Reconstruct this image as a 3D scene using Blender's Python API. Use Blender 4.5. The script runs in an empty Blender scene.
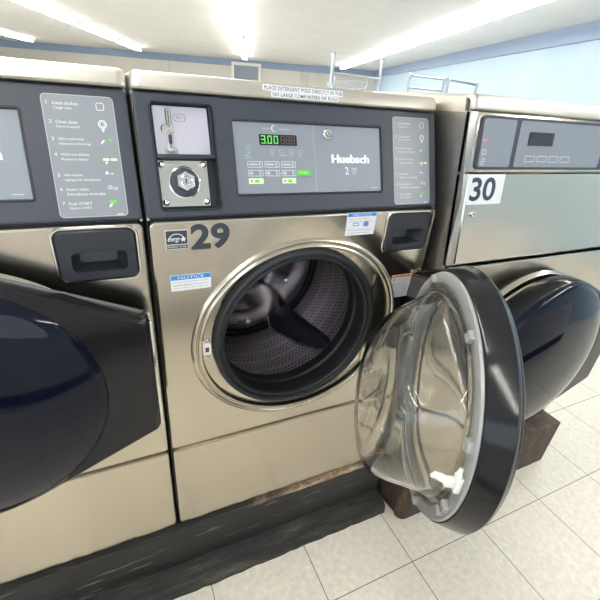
import bpy, bmesh, math, random
from mathutils import Vector, Matrix
from mathutils.geometry import delaunay_2d_cdt
random.seed(7)
PI = math.pi
SC = bpy.context.scene
COL = SC.collection
BZ = 0.22                      # machines stand on a plinth this high

# ------------------------------------------------------------------ materials
def sock(n, *names):
    for k in names:
        if k in n.inputs: return n.inputs[k]
def mat(name, color, rough=.5, metal=0., emis=None, estr=0., spec=None, coat=0., trans=0., ior=None):
    m = bpy.data.materials.new(name); m.use_nodes = True
    b = m.node_tree.nodes['Principled BSDF']
    b.inputs['Base Color'].default_value = (*color, 1)
    b.inputs['Roughness'].default_value = rough
    b.inputs['Metallic'].default_value = metal
    if spec is not None: b.inputs['Specular IOR Level'].default_value = spec
    if coat: b.inputs['Coat Weight'].default_value = coat; b.inputs['Coat Roughness'].default_value = .05
    if trans: b.inputs['Transmission Weight'].default_value = trans
    if ior: b.inputs['IOR'].default_value = ior
    if emis: b.inputs['Emission Color'].default_value = (*emis, 1); b.inputs['Emission Strength'].default_value = estr
    return m
def nodes(m): return m.node_tree.nodes, m.node_tree.links, m.node_tree.nodes['Principled BSDF']
def noise(m, scale, sc=(1, 1, 1), detail=4, coord='Object', rough=.5):
    N, L, b = nodes(m)
    tc = N.new('ShaderNodeTexCoord'); mp = N.new('ShaderNodeMapping'); mp.inputs['Scale'].default_value = sc
    t = N.new('ShaderNodeTexNoise'); t.inputs['Scale'].default_value = scale; t.inputs['Detail'].default_value = detail
    t.inputs['Roughness'].default_value = rough
    L.new(tc.outputs[coord], mp.inputs[0]); L.new(mp.outputs[0], t.inputs['Vector'])
    return t.outputs['Fac']
def ramp(m, fac, stops):
    N, L, b = nodes(m)
    r = N.new('ShaderNodeValToRGB'); cr = r.color_ramp
    while len(cr.elements) < len(stops): cr.elements.new(.5)
    for e, (p, c) in zip(cr.elements, stops): e.position = p; e.color = (*c, 1)
    L.new(fac, r.inputs[0]); return r.outputs[0]
def mixc(m, fac, a, c):
    N, L, b = nodes(m)
    x = N.new('ShaderNodeMix'); x.data_type = 'RGBA'
    L.new(fac, x.inputs[0])
    for s, v in ((x.inputs[6], a), (x.inputs[7], c)):
        if isinstance(v, tuple): s.default_value = (*v, 1)
        else: L.new(v, s)
    return x.outputs[2]
def mrange(m, fac, a, c, lo=0, hi=1):
    N, L, b = nodes(m)
    x = N.new('ShaderNodeMapRange'); x.inputs[1].default_value = lo; x.inputs[2].default_value = hi
    x.inputs[3].default_value = a; x.inputs[4].default_value = c
    L.new(fac, x.inputs[0]); return x.outputs[0]
def bump(m, h, strength=.2, dist=.002):
    N, L, b = nodes(m)
    x = N.new('ShaderNodeBump'); x.inputs['Strength'].default_value = strength; x.inputs['Distance'].default_value = dist
    L.new(h, x.inputs['Height']); L.new(x.outputs[0], b.inputs['Normal'])
def math_(m, op, a, c=None):
    N, L, b = nodes(m)
    x = N.new('ShaderNodeMath'); x.operation = op
    for i, v in enumerate((a, c)):
        if v is None: continue
        if isinstance(v, (int, float)): x.inputs[i].default_value = v
        else: L.new(v, x.inputs[i])
    return x.outputs[0]

def brushed(name, col, rough, stretch=(260, 260, 5)):
    m = mat(name, col, rough, 1.0); N, L, b = nodes(m)
    f = noise(m, 1.0, stretch, 3)
    g = noise(m, 3.0, (1, 1, .5), 2)
    c = mixc(m, mrange(m, f, 0, 1, .3, .7), tuple(v * .965 for v in col), tuple(min(1, v * 1.03) for v in col))
    c = mixc(m, mrange(m, g, 0, 1.0, .15, .95), c, tuple(v * .9 for v in col))
    L.new(c, b.inputs['Base Color'])
    L.new(mrange(m, g, rough - .05, rough + .07, .1, .9), b.inputs['Roughness'])
    return m
M = {}
M['steel'] = brushed('brushed_stainless', (.595, .545, .46), .20)
M['steel_lid'] = brushed('lid_stainless', (.63, .595, .54), .42, (5, 260, 260))
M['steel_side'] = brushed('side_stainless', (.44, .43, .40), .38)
M['polished'] = mat('polished_metal', (.72, .70, .66), .14, 1)
M['chrome'] = mat('chrome', (.80, .80, .80), .08, 1)
M['liner'] = mat('polished_liner', (.84, .82, .78), .06, 1)
M['cp'] = mat('slate_plastic', (.040, .046, .062), .42)
bump(M['cp'], noise(M['cp'], 900, (1, 1, 1), 2), .15, .0004)
M['cp_dark'] = mat('recess_plastic', (.022, .025, .033), .42)
M['insert'] = mat('grey_overlay', (.235, .260, .295), .38)
M['insert2'] = mat('grey_instruction_overlay', (.25, .27, .295), .35)
M['lilac'] = mat('pale_coin_plate', (.46, .45, .52), .35)
M['white'] = mat('white_print', (.80, .81, .80), .5)
M['whitep'] = mat('white_plastic', (.78, .77, .72), .35)
M['greyp'] = mat('grey_print', (.50, .53, .56), .5)
M['ink'] = mat('dark_print', (.035, .045, .06), .5)
M['inkgrey'] = mat('small_grey_print', (.16, .16, .19), .6)
M['black'] = mat('black_gloss', (.012, .013, .016), .12, coat=.5)
M['blackdoor'] = mat('black_door_plastic', (.012, .012, .014), .12, spec=.30)
M['navy'] = mat('dark_door_glass', (.004, .006, .014), .05, spec=.25)
M['rubber'] = mat('black_rubber', (.015, .017, .020), .5)
M['void'] = mat('tub_black', (.007, .007, .009), .55)
M['blue'] = mat('blue_band', (.03, .24, .62), .45)
M['red'] = mat('red_print', (.6, .06, .05), .5)
M['orange'] = mat('orange_band', (.80, .20, .04), .5)
M['sticker'] = mat('sticker_paper', (.76, .78, .80), .45)
M['lcd'] = mat('display_window', (.028, .024, .028), .2)
M['led'] = mat('green_digits', (.1, .8, .1), .4, emis=(.32, .85, .16), estr=.10)
M['ledred'] = mat('red_indicator', (.8, .05, .03), .4, emis=(.95, .05, .03), estr=1.2)
M['green'] = mat('green_button', (.13, .62, .08), .4)
M['pale'] = mat('pale_button', (.66, .80, .52), .4)
M['frost'] = mat('frosted_ring_plastic', (.30, .305, .295), .28)
M['trimblue'] = mat('blue_wall_trim', (.24, .32, .46), .6)
M['wallcream'] = mat('cream_wall_panels', (.60, .585, .54), .7)
M['reflectpale'] = mat('pale_reflection_block', (.80, .79, .80), .6)
M['wallblue'] = mat('pale_blue_wall', (.42, .55, .66), .7)
M['ceil'] = mat('white_ceiling', (.66, .68, .69), .8)
M['winpane'] = mat('grey_blue_pane', (.20, .25, .31), .3)
M['tube'] = mat('lit_fluorescent_tube', (1, 1, 1), .5, emis=(1.0, .975, .93), estr=20)
M['railmetal'] = mat('rack_chrome', (.40, .43, .48), .3, 1)
for k in ('wallcream', 'wallblue', 'ceil'):
    N, L, b = nodes(M[k]); c = b.inputs['Base Color'].default_value[:3]
    f = noise(M[k], 1.3, (1, 1, 1), 4)
    L.new(mixc(M[k], mrange(M[k], f, 0, 1, .3, .7), tuple(v * .93 for v in c), tuple(c)), b.inputs['Base Color'])
# wall panels: thin vertical seams every 0.6 m
# glass
gm = bpy.data.materials.new('clear_glass'); gm.use_nodes = True; M['glass'] = gm
b = gm.node_tree.nodes['Principled BSDF']
b.inputs['Base Color'].default_value = (.965, .975, .965, 1); b.inputs['Roughness'].default_value = .015
b.inputs['Transmission Weight'].default_value = 1; b.inputs['IOR'].default_value = 1.46
bump(gm, noise(gm, 9, (1, 1, .35), 2), .25, .010)
# perforated drum steel: UV = (arc metres, depth metres)
dm = mat('perforated_drum_steel', (.50, .47, .50), .34, 1); M['drum'] = dm
N, L, b = nodes(dm)
uv = N.new('ShaderNodeUVMap'); sp = N.new('ShaderNodeSeparateXYZ'); L.new(uv.outputs[0], sp.inputs[0])
P_ = .0125
v_, u_ = sp.outputs[0], sp.outputs[1]
row = math_(dm, 'FLOOR', math_(dm, 'DIVIDE', u_, P_))
fu = math_(dm, 'SUBTRACT', math_(dm, 'FRACT', math_(dm, 'DIVIDE', u_, P_)), .5)
off = math_(dm, 'MULTIPLY', math_(dm, 'MODULO', row, 2), .5)
fv = math_(dm, 'SUBTRACT', math_(dm, 'FRACT', math_(dm, 'ADD', math_(dm, 'DIVIDE', v_, P_), off)), .5)
d2 = math_(dm, 'ADD', math_(dm, 'MULTIPLY', fu, fu), math_(dm, 'MULTIPLY', fv, fv))
hole = math_(dm, 'LESS_THAN', d2, .060)
band = math_(dm, 'LESS_THAN', math_(dm, 'MODULO', row, 4), 2.5)
hole = math_(dm, 'MULTIPLY', hole, band)
L.new(mixc(dm, hole, (.60, .555, .61), (.01, .01, .012)), b.inputs['Base Color'])
L.new(math_(dm, 'SUBTRACT', 1.0, hole), b.inputs['Metallic'])
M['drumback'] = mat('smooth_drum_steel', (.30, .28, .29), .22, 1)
bump(M['drumback'], noise(M['drumback'], 5, (1, 1, 1), 2), .3, .02)
# floor tiles
fm = mat('vinyl_tile', (.6, .6, .57), .35); M['floor'] = fm
N, L, b = nodes(fm)
tc = N.new('ShaderNodeTexCoord'); sp = N.new('ShaderNodeSeparateXYZ'); L.new(tc.outputs['Object'], sp.inputs[0])
def joint(s, o):
    f = math_(fm, 'FRACT', math_(fm, 'DIVIDE', math_(fm, 'ADD', s, o), .3085))
    return math_(fm, 'LESS_THAN', f, .0085)
jt = math_(fm, 'MAXIMUM', joint(sp.outputs[0], -.682 + 30.85), joint(sp.outputs[1], 30.85 - .06))
n1 = noise(fm, 55, (1, 1, 1), 5); n2 = noise(fm, 2.2, (1, 1, 1), 4)
c = mixc(fm, mrange(fm, n1, 0, 1, .35, .7), (.70, .66, .575), (.84, .80, .71))
c = mixc(fm, mrange(fm, n2, 0, .35, .45, .8), c, (.56, .52, .44))
L.new(mixc(fm, jt, c, (.14, .13, .12)), b.inputs['Base Color'])
# black painted plinth timber, scuffed
pm = mat('scuffed_black_paint', (.03, .03, .03), .55); M['plinth'] = pm
N, L, b = nodes(pm)
s1 = noise(pm, 6, (1, 6, 9), 7, rough=.65); s2 = noise(pm, 4, (1, 1, 1), 5)
c = mixc(pm, mrange(pm, s2, 0, 1, .35, .65), (.013, .014, .015), (.026, .027, .027))
c = mixc(pm, mrange(pm, s1, 0, .7, .59, .66), c, (.24, .22, .18))
L.new(c, b.inputs['Base Color']); bump(pm, s1, .5, .004)
dm2 = mat('dusty_black_ledge', (.05, .05, .05), .8); M['ledge'] = dm2
N, L, b = nodes(dm2)
s1 = noise(dm2, 5, (1, 8, 6), 7, rough=.7)
L.new(ramp(dm2, s1, [(.42, (.016, .017, .018)), (.58, (.045, .043, .038)), (.74, (.15, .135, .115))]), b.inputs['Base Color'])
bump(dm2, s1, .5, .004)
rm = mat('rusty_brown_paint', (.1, .05, .03), .6); M['rust'] = rm
N, L, b = nodes(rm)
s1 = noise(rm, 14, (2, 2, .7), 6, rough=.7)
L.new(ramp(rm, s1, [(.35, (.022, .018, .015)), (.52, (.055, .036, .024)), (.7, (.13, .078, .048))]), b.inputs['Base Color'])
bump(rm, s1, .4, .004)
wm = mat('worn_paint_edge', (.3, .2, .12), .7); M['worn'] = wm
N, L, b = nodes(wm)
s1 = noise(wm, 22, (1, 2, 2), 6, rough=.7)
wc = ramp(wm, s1, [(.36, (.05, .035, .025)), (.47, (.24, .15, .08)), (.58, (.42, .33, .23)), (.7, (.66, .62, .55))])
tc = N.new('ShaderNodeTexCoord'); sp = N.new('ShaderNodeSeparateXYZ'); L.new(tc.outputs['Object'], sp.inputs[0])
s3 = noise(wm, 9, (1, 1, 1), 4)
fx = mrange(wm, math_(wm, 'ADD', math_(wm, 'MULTIPLY', s3, .9), sp.outputs[0]), 0, .9, .62, .88)
L.new(mixc(wm, fx, (.022, .022, .022), wc), b.inputs['Base Color'])
bump(wm, s1, .6, .004)

# ------------------------------------------------------------------ mesh building
def rr(x0, x1, z0, z1, r, n=6, ins=0.):
    x0 += ins; x1 -= ins; z0 += ins; z1 -= ins
    if isinstance(r, (int, float)): r = (r,) * 4          # bl, br, tr, tl
    out = []
    for (cx, cz, a0, k) in ((x0, z0, PI, 0), (x1, z0, 1.5 * PI, 1), (x1, z1, 0, 2), (x0, z1, .5 * PI, 3)):
        q = max(r[k] - ins, 1e-5)
        ccx = cx + (q if k in (0, 3) else -q); ccz = cz + (q if k in (0, 1) else -q)
        for i in range(n + 1):
            a = a0 + .5 * PI * i / n
            out.append((ccx + q * math.cos(a), ccz + q * math.sin(a)))
    return out
def circ(cx, cz, r, n=96): return [(cx + r * math.cos(2 * PI * i / n), cz + r * math.sin(2 * PI * i / n)) for i in range(n)]
def inside(p, poly):
    x, y = p; c = False; j = len(poly) - 1
    for i in range(len(poly)):
        xi, yi = poly[i]; xj, yj = poly[j]
        if (yi > y) != (yj > y) and x < (xj - xi) * (y - yi) / (yj - yi) + xi: c = not c
        j = i
    return c
FONT = None
class MB:
    def __init__(s): s.v = []; s.f = []; s.m = []; s.s = []; s.xf = Matrix.Identity(4); s.uv = {}
    def add(s, vs, fs, mi=0, smooth=False):
        o = len(s.v); s.v += [s.xf @ Vector(p) for p in vs]
        for f in fs: s.f.append([o + i for i in f]); s.m.append(mi); s.s.append(smooth)
        return s
    def box(s, x0, x1, y0, y1, z0, z1, mi=0, bev=0, seg=2):
        if not bev:
            vs = [(x, y, z) for z in (z0, z1) for y in (y0, y1) for x in (x0, x1)]
            return s.add(vs, [(0, 2, 3, 1), (4, 5, 7, 6), (0, 1, 5, 4), (2, 6, 7, 3), (0, 4, 6, 2), (1, 3, 7, 5)], mi)
        b = bmesh.new(); bmesh.ops.create_cube(b, size=1)
        for v in b.verts:
            v.co = Vector(((x0 + x1) / 2 + v.co.x * (x1 - x0), (y0 + y1) / 2 + v.co.y * (y1 - y0), (z0 + z1) / 2 + v.co.z * (z1 - z0)))
        bmesh.ops.bevel(b, geom=b.edges[:], offset=bev, segments=seg, profile=.5, affect='EDGES')
        return s.frombm(b, mi, True)
    def frombm(s, b, mi=0, smooth=False):
        b.verts.index_update()
        s.add([v.co.copy() for v in b.verts], [[v.index for v in f.verts] for f in b.faces], mi, smooth); b.free(); return s
    def plate(s, outer, holes, y, mi=0):
        vs = [Vector(p) for p in outer]; es = [(i, (i + 1) % len(outer)) for i in range(len(outer))]
        for h in holes:
            o = len(vs); vs += [Vector(p) for p in h]; es += [(o + i, o + (i + 1) % len(h)) for i in range(len(h))]
        r = delaunay_2d_cdt(vs, es, [], 0, 1e-6)
        fs = []
        for f in r[2]:
            cx = sum(r[0][i].x for i in f) / len(f); cz = sum(r[0][i].y for i in f) / len(f)
            if inside((cx, cz), outer) and not any(inside((cx, cz), h) for h in holes): fs.append(list(f))
        return s.add([(p.x, y, p.y) for p in r[0]], fs, mi)
    def loft(s, loops, mi=0, smooth=True, cap0=False, cap1=False):
        n = len(loops[0]); vs = [p for l in loops for p in l]; fs = []
        for k in range(len(loops) - 1):
            for i in range(n):
                j = (i + 1) % n
                fs.append((k * n + i, k * n + j, (k + 1) * n + j, (k + 1) * n + i))
        s.add(vs, fs, mi, smooth)
        if cap0: s.add(loops[0], [list(range(n))], mi)
        if cap1: s.add(loops[-1], [list(range(n))], mi)
        return s
    def frame(s, loop2ds, ys, mi=0, smooth=True, cap0=False, cap1=False):
        return s.loft([[(x, y, z) for x, z in l] for l, y in zip(loop2ds, ys)], mi, smooth, cap0, cap1)
    def lathe(s, cx, cz, prof, mi=0, n=96, smooth=True, cap0=False, cap1=False, ax='y', c3=0):
        loops = []
        for r, h in prof:
            if ax == 'y': loops.append([(cx + r * math.cos(2 * PI * i / n), h, cz + r * math.sin(2 * PI * i / n)) for i in range(n)])
            else: loops.append([(cx + r * math.cos(2 * PI * i / n), c3 + r * math.sin(2 * PI * i / n), cz + h) for i in range(n)])
        return s.loft(loops, mi, smooth, cap0, cap1)
    def slab(s, loop, y0, y1, mi=0, bev=0., mside=None):
        """solid prism from a 2D loop, front at y0 (towards -y), back at y1"""
        s.plate(loop, [], y0, mi); s.frame([loop, loop], [y0, y1], mside if mside is not None else mi, False); s.plate(loop, [], y1, mi); return s
    def tube(s, pts, r, mi=0, n=12, caps=True):
        pts = [Vector(p) for p in pts]; loops = []
        for k, p in enumerate(pts):
            d = (pts[min(k + 1, len(pts) - 1)] - pts[max(k - 1, 0)]).normalized()
            a = d.orthogonal().normalized(); 
            if abs(d.z) < .9: a = d.cross(Vector((0, 0, 1))).normalized()
            else: a = d.cross(Vector((0, 1, 0))).normalized()
            c = d.cross(a); rk = r[k] if isinstance(r, (list, tuple)) else r
            loops.append([p + (a * math.cos(2 * PI * i / n) + c * math.sin(2 * PI * i / n)) * rk for i in range(n)])
        return s.loft(loops, mi, True, caps, caps)
    def text(s, body, x0, z0, h, y, mi=0, width=None, bold=0., shear=0., spacing=1., depth=0., rot=0., res=2):
        cu = bpy.data.curves.new('t', 'FONT'); cu.body = body; cu.resolution_u = res
        cu.offset = bold; cu.shear = shear; cu.space_character = spacing
        ob = bpy.data.objects.new('t', cu); COL.objects.link(ob)
        dg = bpy.context.evaluated_depsgraph_get(); me = bpy.data.meshes.new_from_object(ob.evaluated_get(dg))
        vs = [v.co.copy() for v in me.vertices]; fs = [list(p.vertices) for p in me.polygons]
        bpy.data.objects.remove(ob); bpy.data.curves.remove(cu); bpy.data.meshes.remove(me)
        if not vs: return s
        xa = min(v.x for v in vs); xb = max(v.x for v in vs); za = min(v.y for v in vs); zb = max(v.y for v in vs)
        kz = h / (zb - za); kx = kz if width is None else width / (xb - xa)
        cr, sr = math.cos(rot), math.sin(rot); out = []
        for v in vs:
            X = (v.x - xa) * kx; Z = (v.y - za) * kz
            out.append((x0 + X * cr - Z * sr, y, z0 + X * sr + Z * cr))
        return s.add(out, fs, mi)
    def build(s, name, mats, parent=None, recalc=False):
        me = bpy.data.meshes.new(name); me.from_pydata([tuple(v) for v in s.v], [], s.f)
        if not isinstance(mats, (list, tuple)): mats = [mats]
        for m_ in mats: me.materials.append(M[m_] if isinstance(m_, str) else m_)
        me.polygons.foreach_set('material_index', s.m); me.polygons.foreach_set('use_smooth', s.s)
        if s.uv:
            ul = me.uv_layers.new(name='UVMap')
            for p in me.polygons:
                for li in p.loop_indices: ul.data[li].uv = s.uv.get(me.loops[li].vertex_index, (0, 0))
        b = bmesh.new(); b.from_mesh(me)
        if not s.uv: bmesh.ops.remove_doubles(b, verts=b.verts, dist=1e-6)
        bmesh.ops.recalc_face_normals(b, faces=b.faces)
        if any(s.s):
            for e in b.edges:
                if len(e.link_faces) == 2 and e.calc_face_angle(0) > math.radians(38): e.smooth = False
        b.to_mesh(me); b.free()
        o = bpy.data.objects.new(name, me); COL.objects.link(o)
        if parent: o.parent = parent
        return o
def empty(name, loc, rz=0, parent=None):
    o = bpy.data.objects.new(name, None); COL.objects.link(o); o.location = loc; o.rotation_euler = (0, 0, rz)
    o.empty_display_size = .1
    if parent: o.parent = parent
    return o
def tag(o, label=None, cat=None, group=None, kind=None):
    if label: o['label'] = label
    if cat: o['category'] = cat
    if group: o['group'] = group
    if kind: o['kind'] = kind
    return o

# ------------------------------------------------------------------ washer parts
W = .668
ZC = .585                       # door centre height
CX0 = .3195                     # door centre x
a_ = Vector((0, .006, .872)); b_ = Vector((0, .080, 1.075)); t_ = (b_ - a_).normalized(); n_ = Vector((0, t_.z, -t_.y))
CPX = Matrix(((1, 0, 0, 0), (0, n_.y, t_.y, a_.y), (0, n_.z, t_.z, a_.z), (0, 0, 0, 1)))   # (x, depth, s) on the tilted control panel

def cabinet(p, w, front=.03, back=.70, top=1.072, side='steel_side', fz=.868, tz=None):
    m = MB()
    for x0, x1 in ((.0015, .006), (w - .006, w - .0015)):
        prof = [(front, .0), (back, .0), (back, top), (.085 + front - .03, top), (.012 + front - .03, fz), (.0 + front, fz - .01)]
        lp = [(y, z) for y, z in prof]; n = len(lp)
        vs = [(x0, y, z) for y, z in lp] + [(x1, y, z) for y, z in lp]
        m.add(vs, [list(range(n)), list(range(n, 2 * n))] + [[i, (i + 1) % n, n + (i + 1) % n, n + i] for i in range(n)])
    m.box(.006, w - .006, back - .003, back, 0, top); m.box(.006, w - .006, front + .01, back - .003, 0, .003)
    return m.build('cabinet', side, p)
def lid(p, w, xf, s0=.2145, s1=.2465, back=.69):
    m = MB(); m.xf = xf
    # profile (depth, s) of the front, swept along x with rounded ends
    prof = [(.012, s0), (-.0035, s0 + .001), (-.0065, s0 + .004), (-.0070, s1 - .010), (-.0045, s1 - .003), (.001, s1), (.008, s1 + .001)]
    xs = [(.001, .010), (.0035, .004), (.009, .0008), (.017, 0), (w - .017, 0), (w - .009, .0008), (w - .0035, .004), (w - .001, .010)]
    loops = []
    for x, e in xs:
        loops.append([(x, d + e, (z if z < s1 - .012 else z - e * .7)) for d, z in prof])
    n = len(prof); vs = [q for l in loops for q in l]; fs = []
    for k in range(len(loops) - 1):
        for i in range(n - 1): fs.append((k * n + i, (k + 1) * n + i, (k + 1) * n + i + 1, k * n + i + 1))
    m.add(vs, fs, 0, True)
    m.xf = Matrix.Identity(4)
    e0 = xf @ Vector((0, .008, s1 + .001)); u0 = xf @ Vector((0, .012, s0))
    loops = []
    for x, e in ((.001, .007), (.009, .0006), (w - .009, .0006), (w - .001, .007)):
        loops.append([(x, e0.y + e, e0.z - e), (x, back, e0.z - e), (x, back, u0.z - .004), (x, u0.y + .004, u0.z - .004)])
    vs = [q for l in loops for q in l]; fs = []
    for k in range(3):
        for i in range(4): fs.append((k * 4 + i, (k + 1) * 4 + i, (k + 1) * 4 + (i + 1) % 4, k * 4 + (i + 1) % 4))
    fs += [(0, 1, 2, 3), (12, 13, 14, 15)]
    m.add(vs, fs, 0, False)
    return m.build('lid', 'steel_lid', p)
OVX, OVZ, OVA, OVB = .3315, .5765, .2660, .2375
def oval(d, n=120): return [(OVX + (OVA - d) * math.cos(2 * PI * i / n), OVZ + (OVB - d) * math.sin(2 * PI * i / n)) for i in range(n)]
def front_panel(p, w, z0, z1, cx, cz, R, mt='steel', pocket=None):
    m = MB(); x0, x1 = .002, w - .002
    o0 = rr(x0, x1, z0, z1, .012, 5); o1 = rr(x0, x1, z0, z1, .012, 5, .0015); o2 = rr(x0, x1, z0, z1, .012, 5, .005)
    hole = oval(-.004)
    holes = [hole]
    if pocket: holes.append(rr(*pocket, .016, 5))
    m.plate(o2, holes, 0)
    m.frame([o2, o1, o0, o0], [0, .0012, .005, .026])
    # pressed oval surround, then the sunken face that carries the gasket
    PR = [(-.004, 0), (-.0005, -.0035), (.003, -.0052), (.006, -.0042), (.008, -.0018), (.010, -.0018), (.012, -.0042), (.015, -.0054), (.018, -.0042), (.0195, .002), (.021, .0075)]
    m.frame([oval(d) for d, y in PR] + [circ(CX0, ZC, .203, 120)], [y for d, y in PR] + [.0075])
    return m.build('front_panel', mt, p)
def handle_pocket(p, x0, x1, z0, z1):
    m = MB()
    o = rr(x0, x1, z0, z1, .014, 5)
    # bright rolled rim
    m.frame([rr(x0, x1, z0, z1, .014, 5, -.0045), rr(x0, x1, z0, z1, .014, 5, -.003), rr(x0, x1, z0, z1, .014, 5, -.0002), rr(x0, x1, z0, z1, .014, 5, .0008)], [.0005, -.003, -.003, .002], 1)
    a, bq = x0 + .022, x1 - .018; c, d = z0 + .018, z1 - .040
    inn = rr(a, bq, c, d, .008, 4)
    m.frame([rr(x0, x1, z0, z1, .014, 5, .0008), rr(x0, x1, z0, z1, .014, 5, .004)], [.0, -.0045], 0)
    m.plate(rr(x0, x1, z0, z1, .014, 5, .004), [inn], -.0045, 0)
    lp = rr(a + .010, bq - .016, c + .004, d - .012, .006, 4)
    m.frame([inn, lp], [-.0045, .034], 0, False); m.plate(lp, [], .034, 2)
    return m.build('handle_recess', ['cp_dark', 'polished', 'lid_pocket'], p)
M['lid_pocket'] = mat('grey_pocket_plastic', (.085, .09, .10), .4)
def cp_housing(p, w, holes):
    m = MB(); m.xf = CPX
    x0, x1 = .002, w - .001
    o0 = rr(x0, x1, .001, .2135, .006, 4)
    m.plate(rr(x0, x1, .001, .2135, .006, 4, .005), holes, 0)
    m.frame([rr(x0, x1, .001, .2135, .006, 4, .005), rr(x0, x1, .001, .2135, .006, 4, .0015), o0, o0], [0, .0012, .005, .012])
    return m.build('control_panel', 'cp', p)
def instruction_overlay(cp, x0=.541, x1=.645):
    m = MB(); m.xf = CPX
    lp = rr(x0, x1, .008, .199, .007, 5)
    m.slab(lp, -.0012, 0, 0)
    y = -.0016
    # light edging
    m.frame([rr(x0, x1, .008, .199, .007, 5, .0005), rr(x0, x1, .008, .199, .007, 5, .0013)], [y, y], 1, False)
    L_ = [(.186, 'Load clothes', 'Cargar ropa'), (.158, 'Close door', 'Cierre la puerta'), (.132, 'Select cycle/temp', 'Seleccione ciclo/temp'),
          (.108, 'Wash time displays', 'Muestra el tiempo'), (.076, 'Add supplies', 'Agregue los detergentes'), (.054, 'Insert coins', 'Introduzca monedas'), (.031, 'Push START', 'Oprima START')]
    for i, (z, a, c) in enumerate(L_):
        m.text(str(i + 1), x0 + .007, z - .003, .0055, y, 2)
        m.text(a, x0 + .016, z - .003, .0048, y, 2); m.text(c, x0 + .016, z - .0105, .0048, y, 2)
    # icons
    xi = x0 + .083
    def ring(cx, cz, r, mi): m.frame([circ(cx, cz, r, 20), circ(cx, cz, r * .78, 20)], [y, y], mi, False)
    m.frame([rr(xi - .006, xi + .006, .177, .189, .003, 3), rr(xi - .006, xi + .006, .177, .189, .003, 3, .001)], [y, y], 2, False)
    ring(xi, .156, .0065, 2); ring(xi, .156, .0038, 2); m.plate([(xi - .003, .149), (xi + .003, .149), (xi, .143)], [], y, 2)
    m.plate([(xi - .007, .124), (xi - .001, .128), (xi, .132), (xi - .004, .130)], [], y, 2); m.box(xi + .006, xi + .011, y, y + .0003, .130, .1335, 3)
    m.box(xi - .007, xi + .003, y, y + .0003, .0985, .1025, 4); m.box(xi + .005, xi + .015, y, y + .0003, .0985, .1025, 4)
    m.plate([(xi - .004, .097), (xi + .001, .097), (xi - .003, .092)], [], y, 2)
    m.plate([(xi - .007, .077), (xi - .001, .077), (xi - .003, .083)], [], y, 2); m.box(xi + .002, xi + .006, y, y + .0003, .077, .0785, 2)
    m.text('/0', xi - .006, .052, .007, y, 2); m.text('25', xi + .003, .051, .005, y, 2)
    m.box(xi - .006, xi + .005, y, y + .0003, .030, .0345, 3); m.plate([(xi - .008, .0225), (xi - .003, .025), (xi - .001, .030), (xi - .006, .0275)], [], y, 2)
    m.box(x1 - .018, x1 - .008, y, y + .0003, .0105, .012, 2)
    return m.build('instruction_overlay', ['insert2', 'greyp', 'white', 'green', 'pale'], cp)
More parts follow.
